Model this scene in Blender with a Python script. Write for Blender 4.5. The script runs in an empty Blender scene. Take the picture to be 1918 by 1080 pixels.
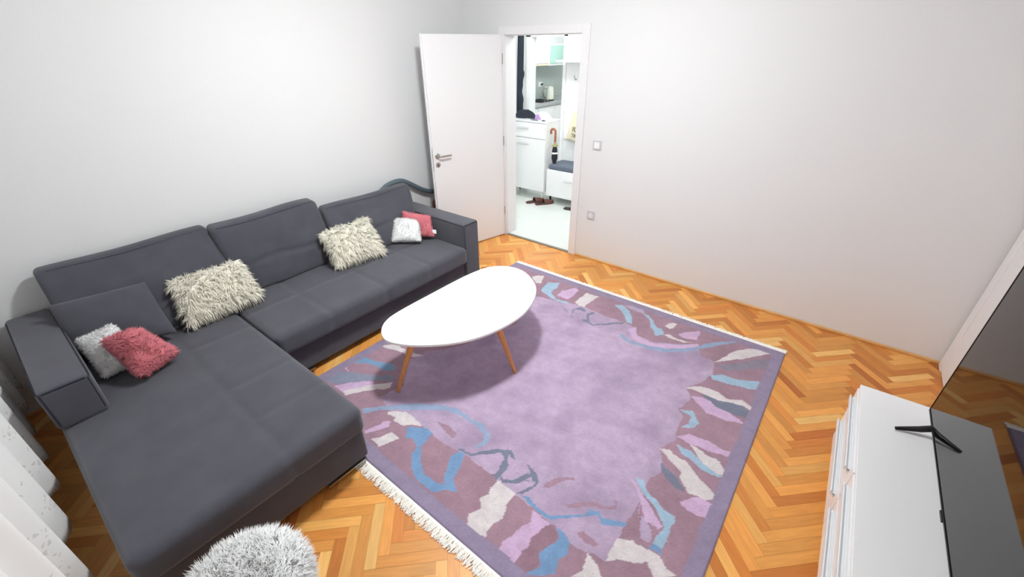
import bpy, bmesh, math, random
import numpy as np
from mathutils import Vector, Matrix
random.seed(7); RNG = np.random.default_rng(7)
SC = bpy.context.scene
COL = SC.collection

def lin(c):
    return tuple(((v/255)/12.92 if v/255 <= .04045 else ((v/255+.055)/1.055)**2.4) for v in c)

# ---------------------------------------------------------------- camera
def cam_axes(yaw, pitch, roll):
    cy, sy, cp, sp = math.cos(yaw), math.sin(yaw), math.cos(pitch), math.sin(pitch)
    f = Vector((sy*cp, cy*cp, -sp)); r = Vector((cy, -sy, 0)); u = r.cross(f)
    cr, sr = math.cos(roll), math.sin(roll)
    return cr*r+sr*u, -sr*r+cr*u, f
cd = bpy.data.cameras.new('camera'); cam = bpy.data.objects.new('camera', cd); COL.objects.link(cam)
cr_, cu_, cf_ = cam_axes(-.671, .519, -.008)
cam.matrix_world = Matrix(((cr_.x, cu_.x, -cf_.x, 2.918), (cr_.y, cu_.y, -cf_.y, -3.581), (cr_.z, cu_.z, -cf_.z, 1.907), (0, 0, 0, 1)))
cd.sensor_width = 36; cd.lens = 797.3*36/1918; cd.clip_start = .02
SC.camera = cam
# ---------------------------------------------------------------- world and exposure
w = bpy.data.worlds.new('world'); SC.world = w; w.use_nodes = True
w.node_tree.nodes['Background'].inputs[0].default_value = (.05, .06, .08, 1)
w.node_tree.nodes['Background'].inputs[1].default_value = .3
SC.view_settings.view_transform = 'Standard'; SC.view_settings.look = 'None'
SC.view_settings.gamma = 1; SC.view_settings.use_curve_mapping = False
SC.view_settings.exposure = 0.0
SC.cycles.max_bounces = 14; SC.cycles.diffuse_bounces = 7; SC.cycles.transmission_bounces = 10
LAMP_POWER, HALL_FILL_POWER, KITCHEN_FILL_POWER = 127, 50, 64

# ---------------------------------------------------------------- material helpers
def mat(name, rgb, rough=.6, bump=0, scale=40, var=0, metal=0, sheen=0, spec=.5, coat=0, emis=0, stretch=None):
    m = bpy.data.materials.new(name); m.use_nodes = True
    nt = m.node_tree; b = nt.nodes['Principled BSDF']
    c = lin(rgb)
    b.inputs['Base Color'].default_value = (*c, 1); b.inputs['Roughness'].default_value = rough
    b.inputs['Metallic'].default_value = metal; b.inputs['Specular IOR Level'].default_value = spec
    if sheen: b.inputs['Sheen Weight'].default_value = sheen; b.inputs['Sheen Roughness'].default_value = .5
    if coat: b.inputs['Coat Weight'].default_value = coat
    if emis: b.inputs['Emission Color'].default_value = (*c, 1); b.inputs['Emission Strength'].default_value = emis
    tc = nt.nodes.new('ShaderNodeTexCoord'); mp = nt.nodes.new('ShaderNodeMapping')
    nt.links.new(tc.outputs['Object'], mp.inputs[0])
    if stretch: mp.inputs['Scale'].default_value = stretch
    n = nt.nodes.new('ShaderNodeTexNoise'); n.inputs['Scale'].default_value = scale; n.inputs['Detail'].default_value = 4
    nt.links.new(mp.outputs[0], n.inputs['Vector'])
    if var:
        mr = nt.nodes.new('ShaderNodeMapRange'); mr.inputs['From Min'].default_value = .3; mr.inputs['From Max'].default_value = .7
        mr.inputs['To Min'].default_value = 1-var; mr.inputs['To Max'].default_value = 1+var
        nt.links.new(n.outputs['Fac'], mr.inputs['Value'])
        mx = nt.nodes.new('ShaderNodeVectorMath'); mx.operation = 'SCALE'; mx.inputs[0].default_value = c
        nt.links.new(mr.outputs[0], mx.inputs['Scale']); nt.links.new(mx.outputs[0], b.inputs['Base Color'])
    if bump:
        bp = nt.nodes.new('ShaderNodeBump'); bp.inputs['Strength'].default_value = bump; bp.inputs['Distance'].default_value = .004
        nt.links.new(n.outputs['Fac'], bp.inputs['Height']); nt.links.new(bp.outputs[0], b.inputs['Normal'])
    return m

def attr_mat(name, rough, noise_scale, amt, bump, sheen=0, grain=False, spec=.5):
    """surface coloured by the mesh's own colour attribute (plank colour, woven pattern)"""
    m = bpy.data.materials.new(name); m.use_nodes = True; nt = m.node_tree; b = nt.nodes['Principled BSDF']
    a = nt.nodes.new('ShaderNodeAttribute'); a.attribute_name = 'col'
    n = nt.nodes.new('ShaderNodeTexNoise'); n.inputs['Scale'].default_value = noise_scale; n.inputs['Detail'].default_value = 5
    if grain:
        uv = nt.nodes.new('ShaderNodeUVMap'); mp = nt.nodes.new('ShaderNodeMapping'); mp.inputs['Scale'].default_value = (1, 9, 1)
        nt.links.new(uv.outputs[0], mp.inputs[0]); nt.links.new(mp.outputs[0], n.inputs['Vector'])
    else:
        tc = nt.nodes.new('ShaderNodeTexCoord'); nt.links.new(tc.outputs['Object'], n.inputs['Vector'])
    mr = nt.nodes.new('ShaderNodeMapRange'); mr.inputs['From Min'].default_value = .3; mr.inputs['From Max'].default_value = .7
    mr.inputs['To Min'].default_value = 1-amt; mr.inputs['To Max'].default_value = 1+amt
    nt.links.new(n.outputs['Fac'], mr.inputs['Value'])
    mx = nt.nodes.new('ShaderNodeVectorMath'); mx.operation = 'SCALE'
    nt.links.new(a.outputs['Color'], mx.inputs[0]); nt.links.new(mr.outputs[0], mx.inputs['Scale'])
    nt.links.new(mx.outputs[0], b.inputs['Base Color']); b.inputs['Roughness'].default_value = rough
    b.inputs['Specular IOR Level'].default_value = spec
    if sheen: b.inputs['Sheen Weight'].default_value = sheen
    if bump:
        n2 = nt.nodes.new('ShaderNodeTexNoise'); n2.inputs['Scale'].default_value = 350 if not grain else 60
        if grain: nt.links.new(mp.outputs[0], n2.inputs['Vector'])
        else: nt.links.new(tc.outputs['Object'], n2.inputs['Vector'])
        bp = nt.nodes.new('ShaderNodeBump'); bp.inputs['Strength'].default_value = bump; bp.inputs['Distance'].default_value = .003
        nt.links.new(n2.outputs['Fac'], bp.inputs['Height']); nt.links.new(bp.outputs[0], b.inputs['Normal'])
    return m

# ---------------------------------------------------------------- mesh helpers
class MB:
    def __init__(s): s.v = []; s.f = []; s.mi = []
    def add(s, v, f, mi=0):
        o = len(s.v); s.v += [tuple(p) for p in v]; s.f += [tuple(i+o for i in q) for q in f]; s.mi += [mi]*len(f); return s
    def box(s, x0, x1, y0, y1, z0, z1, mi=0):
        v = [(x, y, z) for z in (z0, z1) for y in (y0, y1) for x in (x0, x1)]
        return s.add(v, [(0, 2, 3, 1), (4, 5, 7, 6), (0, 1, 5, 4), (2, 6, 7, 3), (0, 4, 6, 2), (1, 3, 7, 5)], mi)
    def prism(s, pts, z0, z1, mi=0, bev=0):
        n = len(pts)
        rings = [(z0, 0), (z1, 0)] if not bev else [(z0, bev), (z0+bev*.4, bev*.3), (z0+bev, 0), (z1-bev, 0), (z1-bev*.4, bev*.3), (z1, bev)]
        cx = sum(p[0] for p in pts)/n; cy = sum(p[1] for p in pts)/n
        v = []
        for z, ins in rings:
            for x, y in pts:
                d = math.hypot(x-cx, y-cy); k = 1-ins/d
                v.append((cx+(x-cx)*k, cy+(y-cy)*k, z))
        f = [tuple(range(n-1, -1, -1)), tuple(range(n*(len(rings)-1), n*len(rings)))]
        for r in range(len(rings)-1):
            for i in range(n):
                j = (i+1) % n; f.append((r*n+i, r*n+j, (r+1)*n+j, (r+1)*n+i))
        return s.add(v, f, mi)
    def tube(s, pts, rad, n=12, mi=0, flat=1.0):
        pts = [Vector(p) for p in pts]; m = len(pts); v = []
        rr = rad if isinstance(rad, (list, tuple)) else [rad]*m
        t0 = (pts[1]-pts[0]).normalized(); a = t0.orthogonal().normalized()
        for i, p in enumerate(pts):
            t = (pts[min(i+1, m-1)]-pts[max(i-1, 0)]).normalized()
            a = (a-t*a.dot(t)).normalized(); b = t.cross(a)
            for k in range(n):
                th = 2*math.pi*k/n; v.append(p+a*math.cos(th)*rr[i]+b*math.sin(th)*rr[i]*flat)
        f = [tuple(range(n-1, -1, -1)), tuple(range(n*(m-1), n*m))]
        for i in range(m-1):
            for k in range(n):
                j = (k+1) % n; f.append((i*n+k, i*n+j, (i+1)*n+j, (i+1)*n+k))
        return s.add(v, f, mi)
    def lathe(s, prof, c, n=32, mi=0, axis='z'):
        v = []; m = len(prof)
        for r, h in prof:
            for k in range(n):
                th = 2*math.pi*k/n; x, y = r*math.cos(th), r*math.sin(th)
                p = (x, y, h) if axis == 'z' else ((x, h, y) if axis == 'y' else (h, x, y))
                v.append((c[0]+p[0], c[1]+p[1], c[2]+p[2]))
        f = [tuple(range(n-1, -1, -1)), tuple(range(n*(m-1), n*m))]
        for i in range(m-1):
            for k in range(n):
                j = (k+1) % n; f.append((i*n+k, i*n+j, (i+1)*n+j, (i+1)*n+k))
        return s.add(v, f, mi)
    def xf(s, M):
        s.v = [tuple(M @ Vector(p)) for p in s.v]; return s
    def build(s, name, m, parent=None, smooth=None, bevel=0, merge=False):
        me = bpy.data.meshes.new(name); me.from_pydata(s.v, [], s.f)
        for mm in (m if isinstance(m, (list, tuple)) else [m]): me.materials.append(mm)
        if any(s.mi): me.polygons.foreach_set('material_index', s.mi)
        bm = bmesh.new(); bm.from_mesh(me)
        if merge: bmesh.ops.remove_doubles(bm, verts=bm.verts, dist=1e-5)
        bmesh.ops.recalc_face_normals(bm, faces=bm.faces); bm.to_mesh(me); bm.free()
        if smooth is not None:
            me.polygons.foreach_set('use_smooth', [True]*len(me.polygons)); me.set_sharp_from_angle(angle=math.radians(smooth))
        o = bpy.data.objects.new(name, me); COL.objects.link(o)
        if parent is not None: put(o, parent)
        if bevel:
            b = o.modifiers.new('bevel', 'BEVEL'); b.width = bevel; b.segments = 3; b.limit_method = 'ANGLE'
            b.harden_normals = False
            if smooth is None:
                me.polygons.foreach_set('use_smooth', [True]*len(me.polygons)); me.set_sharp_from_angle(angle=math.radians(35))
        return o
def put(o, parent):
    """parent keeping world placement (parents carry only a location, set before any view-layer update)"""
    o.parent = parent; o.matrix_parent_inverse = Matrix.Translation(Vector(parent.location)).inverted()
def thing(name, label, cat, loc=(0, 0, 0), group=None):
    o = bpy.data.objects.new(name, None); COL.objects.link(o); o.location = loc; o.empty_display_size = .1
    o['label'] = label; o['category'] = cat
    if group: o['group'] = group
    return o
def tag(o, label, cat, group=None, kind=None):
    o['label'] = label; o['category'] = cat
    if group: o['group'] = group
    if kind: o['kind'] = kind
    return o
def struct(o, label=None):
    o['kind'] = 'structure'
    if label: o['label'] = label
    return o

def softbox(c8, r=.04, puff=(0, 0, 0), n=18, fn=None):
    """rounded, slightly inflated block spanned by eight corners: c8[(i,j,k)] in {0,1}^3, or x0,x1,y0,y1,z0,z1"""
    if len(c8) == 6:
        x0, x1, y0, y1, z0, z1 = c8
        C = {(i, j, k): Vector(((x0, x1)[i], (y0, y1)[j], (z0, z1)[k])) for i in (0, 1) for j in (0, 1) for k in (0, 1)}
    else: C = {k: Vector(v) for k, v in c8.items()}
    h = [((C[(1, 0, 0)]-C[(0, 0, 0)]).length+(C[(1, 1, 1)]-C[(0, 1, 1)]).length)/4,
         ((C[(0, 1, 0)]-C[(0, 0, 0)]).length+(C[(1, 1, 1)]-C[(1, 0, 1)]).length)/4,
         ((C[(0, 0, 1)]-C[(0, 0, 0)]).length+(C[(1, 1, 1)]-C[(1, 1, 0)]).length)/4]
    r = min(r, min(h)*.98)
    def axis(hh):
        m = max(2, int(n*hh/max(h))); a = [-hh+r*t for t in (0, .25, .5, .75)]
        mid = [(-hh+r)+(2*(hh-r))*i/m for i in range(m+1)]
        return a+mid+[-x for x in reversed(a)]
    ax = [axis(x) for x in h]; mb = MB()
    def mp(p):
        q = Vector([max(-(h[i]-r), min(h[i]-r, p[i])) for i in range(3)]); d = Vector(p)-q
        if d.length > 1e-9: q = q+d.normalized()*r
        u = [q[i]/h[i] for i in range(3)]
        for i in range(3):
            a, b = (i+1) % 3, (i+2) % 3
            q[i] += puff[i]*u[i]*max(0, 1-u[a]**2)**.7*max(0, 1-u[b]**2)**.7
        t = [(q[i]/h[i]+1)/2 for i in range(3)]
        P = Vector((0, 0, 0))
        for (i, j, k), c in C.items():
            P += c*((t[0] if i else 1-t[0])*(t[1] if j else 1-t[1])*(t[2] if k else 1-t[2]))
        if fn: P = Vector(fn(P, u))
        return P
    for d in range(3):
        a, b = (d+1) % 3, (d+2) % 3; A, B = ax[a], ax[b]
        for sgn in (-1, 1):
            vs = []
            for x in A:
                for y in B:
                    p = [0, 0, 0]; p[d] = sgn*h[d]; p[a] = x; p[b] = y; vs.append(mp(p))
            nb = len(B)
            fs = [(i*nb+j, (i+1)*nb+j, (i+1)*nb+j+1, i*nb+j+1) for i in range(len(A)-1) for j in range(nb-1)]
            mb.add(vs, fs)
    return mb

def pillow(c4, T, n=22, pinch=.07, seed=0, wob=.006):
    """c4: TL, TR, BR, BL corner points; T: half thickness"""
    tl, tr, br, bl = [Vector(c) for c in c4]
    N = ((tr-tl).cross(bl-tl)).normalized()*-1
    rg = random.Random(seed); ph = [rg.uniform(0, 6) for _ in range(4)]
    mb = MB()
    for sg in (1, -1):
        vs = []
        for i in range(n+1):
            for j in range(n+1):
                u = -math.cos(math.pi*i/n); v = -math.cos(math.pi*j/n)
                uu = u*(1-pinch*(1-v*v)); vv = v*(1-pinch*(1-u*u))
                a, b = (uu+1)/2, (vv+1)/2
                P = (tl*(1-a)+tr*a)*(1-b)+(bl*(1-a)+br*a)*b
                t = T*(max(0, (1-u*u))*max(0, (1-v*v)))**.42
                if 0 < i < n and 0 < j < n: t += wob*math.sin(5*u+ph[0])*math.sin(4*v+ph[1])*(1-u*u)*(1-v*v)
                vs.append(P+N*(sg*t))
        m = n+1
        mb.add(vs, [(i*m+j, (i+1)*m+j, (i+1)*m+j+1, i*m+j+1) for i in range(n) for j in range(n)])
    return mb

def fur(base, name, m, count, length, width=.004, droop=0.0, spread=.5, seed=1, rows=None, parent=None, keep=None, curl=.3):
    """tufts grown over a finished base mesh: each a thin bent three-sided blade, all in one mesh"""
    me = base.data; me.calc_loop_triangles()
    rg = np.random.default_rng(seed)
    V = np.array([v.co[:] for v in me.vertices]); Tn = np.array([t.vertices[:] for t in me.loop_triangles])
    A, B, Cc = V[Tn[:, 0]], V[Tn[:, 1]], V[Tn[:, 2]]
    cr = np.cross(B-A, Cc-A); ar = np.linalg.norm(cr, axis=1)+1e-12
    idx = rg.choice(len(ar), count, p=ar/ar.sum()); r1 = np.sqrt(rg.random(count))[:, None]; r2 = rg.random(count)[:, None]
    P = A[idx]*(1-r1)+B[idx]*r1*(1-r2)+Cc[idx]*r1*r2; Nn = (cr/ar[:, None])[idx]
    if keep is not None:
        k = keep(P, Nn); P, Nn = P[k], Nn[k]
    n = len(P)
    L = length*(.65+.6*rg.random(n))[:, None]
    if rows: L = L*(.35+.95*(1-np.mod(P[:, 2:3]/rows+.15*np.sin(P[:, 1:2]*30), 1)))
    # locks: neighbouring blades lean together
    cell = np.floor(P/.022).astype(int); hsh = (cell[:, 0]*73856093) ^ (cell[:, 1]*19349663) ^ (cell[:, 2]*83492791)
    lock = np.stack([np.sin(hsh*.37), np.sin(hsh*.73+1), np.sin(hsh*1.13+2)], 1)
    D = Nn+spread*(rg.random((n, 3))-.5)*1.2+lock*curl; D[:, 2] -= droop
    D /= np.linalg.norm(D, axis=1)[:, None]
    D2 = D+np.array([0, 0, -droop*1.2])+(rg.random((n, 3))-.5)*spread; D2 /= np.linalg.norm(D2, axis=1)[:, None]
    # keep the tips outside the body
    dn = (D2*Nn).sum(1, keepdims=True); D2 = np.where(dn < .12, D2+Nn*(.12-dn), D2)
    S = np.cross(D, rg.random((n, 3))-.5); S /= np.linalg.norm(S, axis=1)[:, None]; S2 = np.cross(D, S)
    w_ = width*(.7+.6*rg.random(n))[:, None]
    P0 = P-Nn*.002; M1 = P0+D*L*.55
    pts = np.stack([P0+S*w_/2, P0-S*w_*.25+S2*w_*.43, P0-S*w_*.25-S2*w_*.43,
                    M1+S*w_*.4, M1-S*w_*.2+S2*w_*.35, M1-S*w_*.2-S2*w_*.35, M1+D2*L*.5], 1).reshape(-1, 3)
    me2 = bpy.data.meshes.new(name)
    q = np.array([[0, 1, 4, 3], [1, 2, 5, 4], [2, 0, 3, 5]]); t = np.array([[3, 4, 6], [4, 5, 6], [5, 3, 6]])
    off = (np.arange(n)*7)[:, None, None]
    Q = (q[None]+off).reshape(-1); T3 = (t[None]+off).reshape(-1)
    me2.vertices.add(len(pts)); me2.vertices.foreach_set('co', pts.astype(np.float32).ravel())
    nl = len(Q)+len(T3); me2.loops.add(nl); me2.loops.foreach_set('vertex_index', np.concatenate([Q, T3]).astype(np.int32))
    nq, ntr = len(Q)//4, len(T3)//3
    me2.polygons.add(nq+ntr)
    me2.polygons.foreach_set('loop_start', np.concatenate([np.arange(nq)*4, len(Q)+np.arange(ntr)*3]).astype(np.int32))
    me2.polygons.foreach_set('use_smooth', np.ones(nq+ntr, bool))
    me2.update(calc_edges=True); me2.materials.append(m)
    nn = np.repeat(Nn*.75+D*.3+np.array([0, 0, .35]), 7, 0); nn /= np.linalg.norm(nn, axis=1)[:, None]
    me2.normals_split_custom_set_from_vertices(nn.tolist())
    o = bpy.data.objects.new(name, me2); COL.objects.link(o)
    if parent is not None: put(o, parent)
    return o

def fur_mat(name, rgb):
    m = mat(name, rgb, .9, var=.03, scale=30, spec=.1); nt = m.node_tree
    b = nt.nodes['Principled BSDF']; out = nt.nodes['Material Output']
    tr = nt.nodes.new('ShaderNodeBsdfTranslucent'); tr.inputs[0].default_value = (*lin(rgb), 1)
    mx = nt.nodes.new('ShaderNodeMixShader'); mx.inputs[0].default_value = .12
    nt.links.new(b.outputs[0], mx.inputs[1]); nt.links.new(tr.outputs[0], mx.inputs[2]); nt.links.new(mx.outputs[0], out.inputs[0])
    return m
RUG_SHAPES=[('L',((1.099,-0.968),(1.234,-0.929),(1.342,-0.922),(1.392,-0.884),(1.435,-0.875),(1.541,-0.855),(1.688,-0.872),(1.892,-0.87),(1.989,-0.88),(2.037,-0.965),(2.168,-0.979),(2.288,-0.905),(2.434,-0.81),(2.489,-0.929),(2.573,-0.932),(2.595,-0.969),(2.608,-1.083),(2.581,-1.198),(2.518,-1.306),(2.578,-1.389),(2.542,-1.511),(2.594,-1.573),(2.582,-1.667),(2.62,-1.752),(2.565,-1.86),(2.633,-1.999),(2.59,-2.07),(2.611,-2.213),(2.639,-2.32),(2.605,-2.223),(2.606,-2.371),(2.604,-2.439),(2.605,-2.567),(2.555,-2.569),(2.518,-2.588),(2.435,-2.591),(2.325,-2.575),(2.215,-2.556),(2.115,-2.564),(2.003,-2.559),(1.959,-2.547),(1.786,-2.538),(1.709,-2.549),(1.514,-2.557),(1.435,-2.546),(1.267,-2.61),(1.159,-2.585),(1.046,-2.558),(1.079,-2.398),(0.907,-2.211),(0.929,-2.078),(1.08,-1.88),(1.226,-1.412))),
('A2',((0.579,-2.455),(0.616,-2.379),(0.738,-2.352),(0.867,-2.298),(0.917,-2.332),(0.867,-2.38),(0.738,-2.398),(0.65,-2.448))),
('S',((0.597,-2.676),(0.606,-2.59),(0.722,-2.518),(0.863,-2.444),(0.95,-2.376),(0.994,-2.41),(0.873,-2.495),(0.714,-2.668))),
('P',((0.726,-2.675),(0.79,-2.585),(0.891,-2.486),(0.926,-2.512),(0.832,-2.672))),
('C',((0.817,-2.668),(0.854,-2.607),(0.921,-2.508),(1.004,-2.418),(1.032,-2.462),(0.927,-2.575),(0.867,-2.671))),
('C',((0.614,-2.23),(0.67,-2.155),(0.823,-2.14),(0.957,-2.115),(0.893,-2.174),(0.767,-2.183),(0.67,-2.218))),
('P',((0.603,-2.525),(0.618,-2.513),(0.68,-2.533),(0.673,-2.539))),
('C',((1.182,-2.599),(1.244,-2.566),(1.274,-2.528),(1.352,-2.603),(1.297,-2.619),(1.258,-2.623),(1.272,-2.599),(1.205,-2.617))),
('P',((1.203,-2.77),(1.225,-2.701),(1.231,-2.657),(1.257,-2.637),(1.287,-2.666),(1.249,-2.728),(1.223,-2.779))),
('C',((1.281,-2.784),(1.31,-2.736),(1.333,-2.682),(1.393,-2.69),(1.382,-2.735),(1.356,-2.784))),
('A3',((1.041,-2.677),(1.137,-2.582),(1.26,-2.455),(1.428,-2.35),(1.505,-2.326),(1.615,-2.34),(1.709,-2.323),(1.782,-2.357),(1.81,-2.405),(1.789,-2.463),(1.759,-2.478),(1.775,-2.415),(1.751,-2.372),(1.664,-2.358),(1.533,-2.355),(1.436,-2.39),(1.157,-2.597),(1.083,-2.699))),
('C',((1.2,-2.594),(1.264,-2.534),(1.358,-2.539),(1.435,-2.546),(1.346,-2.602),(1.264,-2.622),(1.262,-2.585))),
('M2',((1.47,-2.471),(1.547,-2.45),(1.633,-2.473),(1.631,-2.509),(1.541,-2.491))),
('B',((1.368,-2.606),(1.468,-2.538),(1.522,-2.55),(1.532,-2.603),(1.537,-2.65),(1.624,-2.726),(1.685,-2.753),(1.758,-2.753),(1.809,-2.735),(1.747,-2.66),(1.711,-2.596),(1.717,-2.543),(1.765,-2.538),(1.796,-2.623),(1.813,-2.683),(1.879,-2.721),(1.779,-2.799),(1.679,-2.801),(1.601,-2.774),(1.539,-2.714),(1.52,-2.664),(1.461,-2.641),(1.421,-2.664))),
('D',((1.7,-2.54),(1.723,-2.519),(1.781,-2.518),(1.831,-2.462),(1.878,-2.402),(1.933,-2.367),(1.993,-2.392),(1.98,-2.402),(1.936,-2.397),(1.983,-2.447),(1.996,-2.496),(1.994,-2.556),(1.952,-2.545),(1.969,-2.503),(1.943,-2.431),(1.903,-2.415),(1.844,-2.477),(1.79,-2.527))),
('D',((1.994,-2.541),(2.048,-2.513),(2.081,-2.474),(2.108,-2.409),(2.122,-2.42),(2.096,-2.493),(2.041,-2.536))),
('D',((1.981,-2.525),(2.018,-2.528),(2.064,-2.499),(2.084,-2.451),(2.09,-2.42),(2.104,-2.429),(2.092,-2.477),(2.135,-2.444),(2.059,-2.384),(2.095,-2.389),(2.134,-2.399),(2.168,-2.437),(2.166,-2.488),(2.139,-2.539),(2.112,-2.554),(2.132,-2.515),(2.155,-2.472),(2.148,-2.44),(2.135,-2.444),(2.109,-2.47),(2.076,-2.515),(2.021,-2.545))),
('C',((2.007,-2.556),(2.112,-2.56),(2.115,-2.634),(2.147,-2.686),(2.126,-2.725),(2.127,-2.776),(2.146,-2.809),(2.12,-2.816),(1.991,-2.672),(2.013,-2.632),(2.001,-2.604))),
('C',((2.0,-2.579),(2.005,-2.547),(2.115,-2.551),(2.099,-2.622),(2.139,-2.679),(2.124,-2.726),(2.126,-2.782),(2.146,-2.812),(2.03,-2.811),(2.015,-2.775),(2.029,-2.715),(2.003,-2.671),(2.02,-2.632))),
('B',((2.139,-2.546),(2.175,-2.529),(2.223,-2.538),(2.265,-2.545),(2.313,-2.535),(2.379,-2.486),(2.431,-2.443),(2.445,-2.401),(2.478,-2.385),(2.506,-2.412),(2.561,-2.379),(2.607,-2.364),(2.608,-2.385),(2.558,-2.408),(2.52,-2.438),(2.48,-2.405),(2.446,-2.437),(2.388,-2.5),(2.317,-2.556),(2.251,-2.562))),
('P',((2.223,-2.566),(2.327,-2.578),(2.317,-2.628),(2.298,-2.683),(2.31,-2.713),(2.303,-2.756),(2.312,-2.786),(2.304,-2.819),(2.225,-2.812),(2.208,-2.773),(2.232,-2.714),(2.237,-2.669),(2.255,-2.624))),
('M',((2.327,-2.578),(2.354,-2.568),(2.387,-2.603),(2.394,-2.657),(2.368,-2.715),(2.395,-2.74),(2.378,-2.806),(2.35,-2.836),(2.304,-2.819),(2.312,-2.786),(2.303,-2.756),(2.31,-2.713),(2.298,-2.683),(2.317,-2.628))),
('B',((2.359,-2.568),(2.403,-2.57),(2.443,-2.589),(2.461,-2.633),(2.446,-2.681),(2.466,-2.746),(2.399,-2.798),(2.371,-2.82),(2.399,-2.746),(2.364,-2.709),(2.388,-2.662),(2.394,-2.608))),
('C',((2.524,-2.583),(2.588,-2.598),(2.626,-2.638),(2.519,-2.713),(2.549,-2.664))),
('C',((2.601,-2.441),(2.657,-2.417),(2.714,-2.416),(2.776,-2.41),(2.857,-2.444),(2.784,-2.506),(2.75,-2.462),(2.694,-2.497),(2.605,-2.567))),
('M2',((2.199,-2.45),(2.204,-2.403),(2.232,-2.349),(2.292,-2.302),(2.3,-2.315),(2.251,-2.362),(2.225,-2.418))),
('M2',((2.337,-2.449),(2.384,-2.396),(2.44,-2.358),(2.488,-2.343),(2.526,-2.307),(2.503,-2.279),(2.53,-2.287),(2.537,-2.321),(2.497,-2.359),(2.449,-2.375),(2.36,-2.454))),
('M2',((2.447,-2.536),(2.468,-2.509),(2.544,-2.525),(2.544,-2.549),(2.502,-2.553))),
('L2',((2.642,-2.278),(2.708,-2.322),(2.72,-2.382),(2.69,-2.387),(2.664,-2.357))),
('P',((2.512,-2.13),(2.55,-2.139),(2.616,-2.185),(2.671,-2.233),(2.736,-2.269),(2.722,-2.296),(2.672,-2.298),(2.617,-2.231),(2.573,-2.171))),
('A',((2.539,-2.116),(2.574,-2.108),(2.639,-2.155),(2.694,-2.182),(2.766,-2.193),(2.774,-2.26),(2.779,-2.317),(2.772,-2.38),(2.73,-2.375),(2.739,-2.318),(2.743,-2.264),(2.695,-2.226),(2.633,-2.184))),
('B',((2.728,-2.371),(2.772,-2.376),(2.78,-2.402),(2.73,-2.404))),
('C',((2.562,-1.863),(2.612,-1.845),(2.707,-1.864),(2.804,-1.922),(2.905,-1.976),(2.842,-2.025),(2.772,-2.036),(2.713,-1.975),(2.707,-1.941))),
('D',((2.601,-1.946),(2.634,-1.96),(2.702,-1.983),(2.752,-2.034),(2.72,-2.05),(2.657,-2.019))),
('P',((2.752,-2.103),(2.825,-2.029),(2.904,-2.017),(2.923,-2.083),(2.854,-2.121),(2.784,-2.127))),
('P',((2.611,-1.726),(2.655,-1.668),(2.748,-1.652),(2.832,-1.663),(2.893,-1.647),(2.868,-1.698),(2.756,-1.723),(2.679,-1.739))),
('A',((2.626,-1.781),(2.691,-1.774),(2.771,-1.814),(2.856,-1.844),(2.889,-1.828),(2.86,-1.86),(2.785,-1.862),(2.68,-1.824))),
('C',((2.679,-1.739),(2.761,-1.74),(2.845,-1.757),(2.897,-1.812),(2.856,-1.844),(2.771,-1.814))),
('A',((2.549,-1.51),(2.609,-1.485),(2.677,-1.557),(2.663,-1.604),(2.6,-1.653),(2.63,-1.593),(2.626,-1.535))),
('P',((2.571,-1.366),(2.621,-1.328),(2.748,-1.351),(2.842,-1.38),(2.875,-1.404),(2.8,-1.438),(2.688,-1.449))),
('C',((2.508,-1.314),(2.592,-1.234),(2.683,-1.223),(2.752,-1.254),(2.829,-1.207),(2.893,-1.238),(2.903,-1.282),(2.84,-1.253),(2.764,-1.299),(2.674,-1.3),(2.565,-1.3))),
('D',((2.597,-1.303),(2.705,-1.303),(2.758,-1.276),(2.842,-1.264),(2.891,-1.292),(2.876,-1.349),(2.795,-1.366),(2.721,-1.359))),
('A',((2.604,-1.087),(2.663,-1.035),(2.77,-1.021),(2.865,-0.963),(2.903,-0.964),(2.909,-1.033),(2.83,-1.08),(2.714,-1.11),(2.632,-1.127))),
('C',((2.579,-0.941),(2.616,-0.86),(2.653,-0.741),(2.731,-0.637),(2.822,-0.592),(2.859,-0.612),(2.781,-0.714),(2.704,-0.81))),
('D2',((2.595,-0.969),(2.714,-0.853),(2.883,-0.654),(2.891,-0.784),(2.809,-0.847),(2.681,-0.979))),
('C',((0.869,-0.687),(0.896,-0.634),(0.95,-0.609),(1.004,-0.749),(0.973,-0.773),(0.914,-0.729))),
('A',((1.061,-0.791),(1.061,-0.691),(1.137,-0.632),(1.171,-0.736),(1.168,-0.821),(1.267,-0.903),(1.359,-0.871),(1.402,-0.901),(1.328,-0.92),(1.236,-0.914),(1.153,-0.886),(1.086,-0.856))),
('P',((1.234,-0.743),(1.306,-0.618),(1.347,-0.656),(1.361,-0.753),(1.351,-0.839),(1.242,-0.845))),
('C',((1.424,-0.847),(1.425,-0.756),(1.425,-0.65),(1.54,-0.637),(1.538,-0.721),(1.524,-0.782),(1.524,-0.856),(1.478,-0.867))),
('D',((1.363,-0.955),(1.472,-1.015),(1.521,-1.057),(1.467,-0.948),(1.496,-0.878),(1.565,-0.896),(1.558,-0.925),(1.483,-0.936),(1.507,-1.034),(1.446,-1.011))),
('D',((1.602,-1.039),(1.632,-1.005),(1.593,-0.945),(1.611,-0.896),(1.643,-0.883),(1.621,-0.946),(1.665,-1.034),(1.713,-1.04),(1.815,-0.929),(1.881,-0.868),(1.888,-0.884),(1.825,-0.948),(1.711,-1.057),(1.654,-1.053))),
('A',((1.707,-0.679),(1.76,-0.638),(1.838,-0.686),(1.908,-0.769),(1.941,-0.853),(1.9,-0.864),(1.846,-0.772),(1.773,-0.712))),
('A',((1.937,-0.656),(1.996,-0.657),(2.061,-0.718),(2.117,-0.781),(2.153,-0.774),(2.191,-0.835),(2.15,-0.887),(2.093,-0.82),(2.032,-0.719))),
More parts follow.
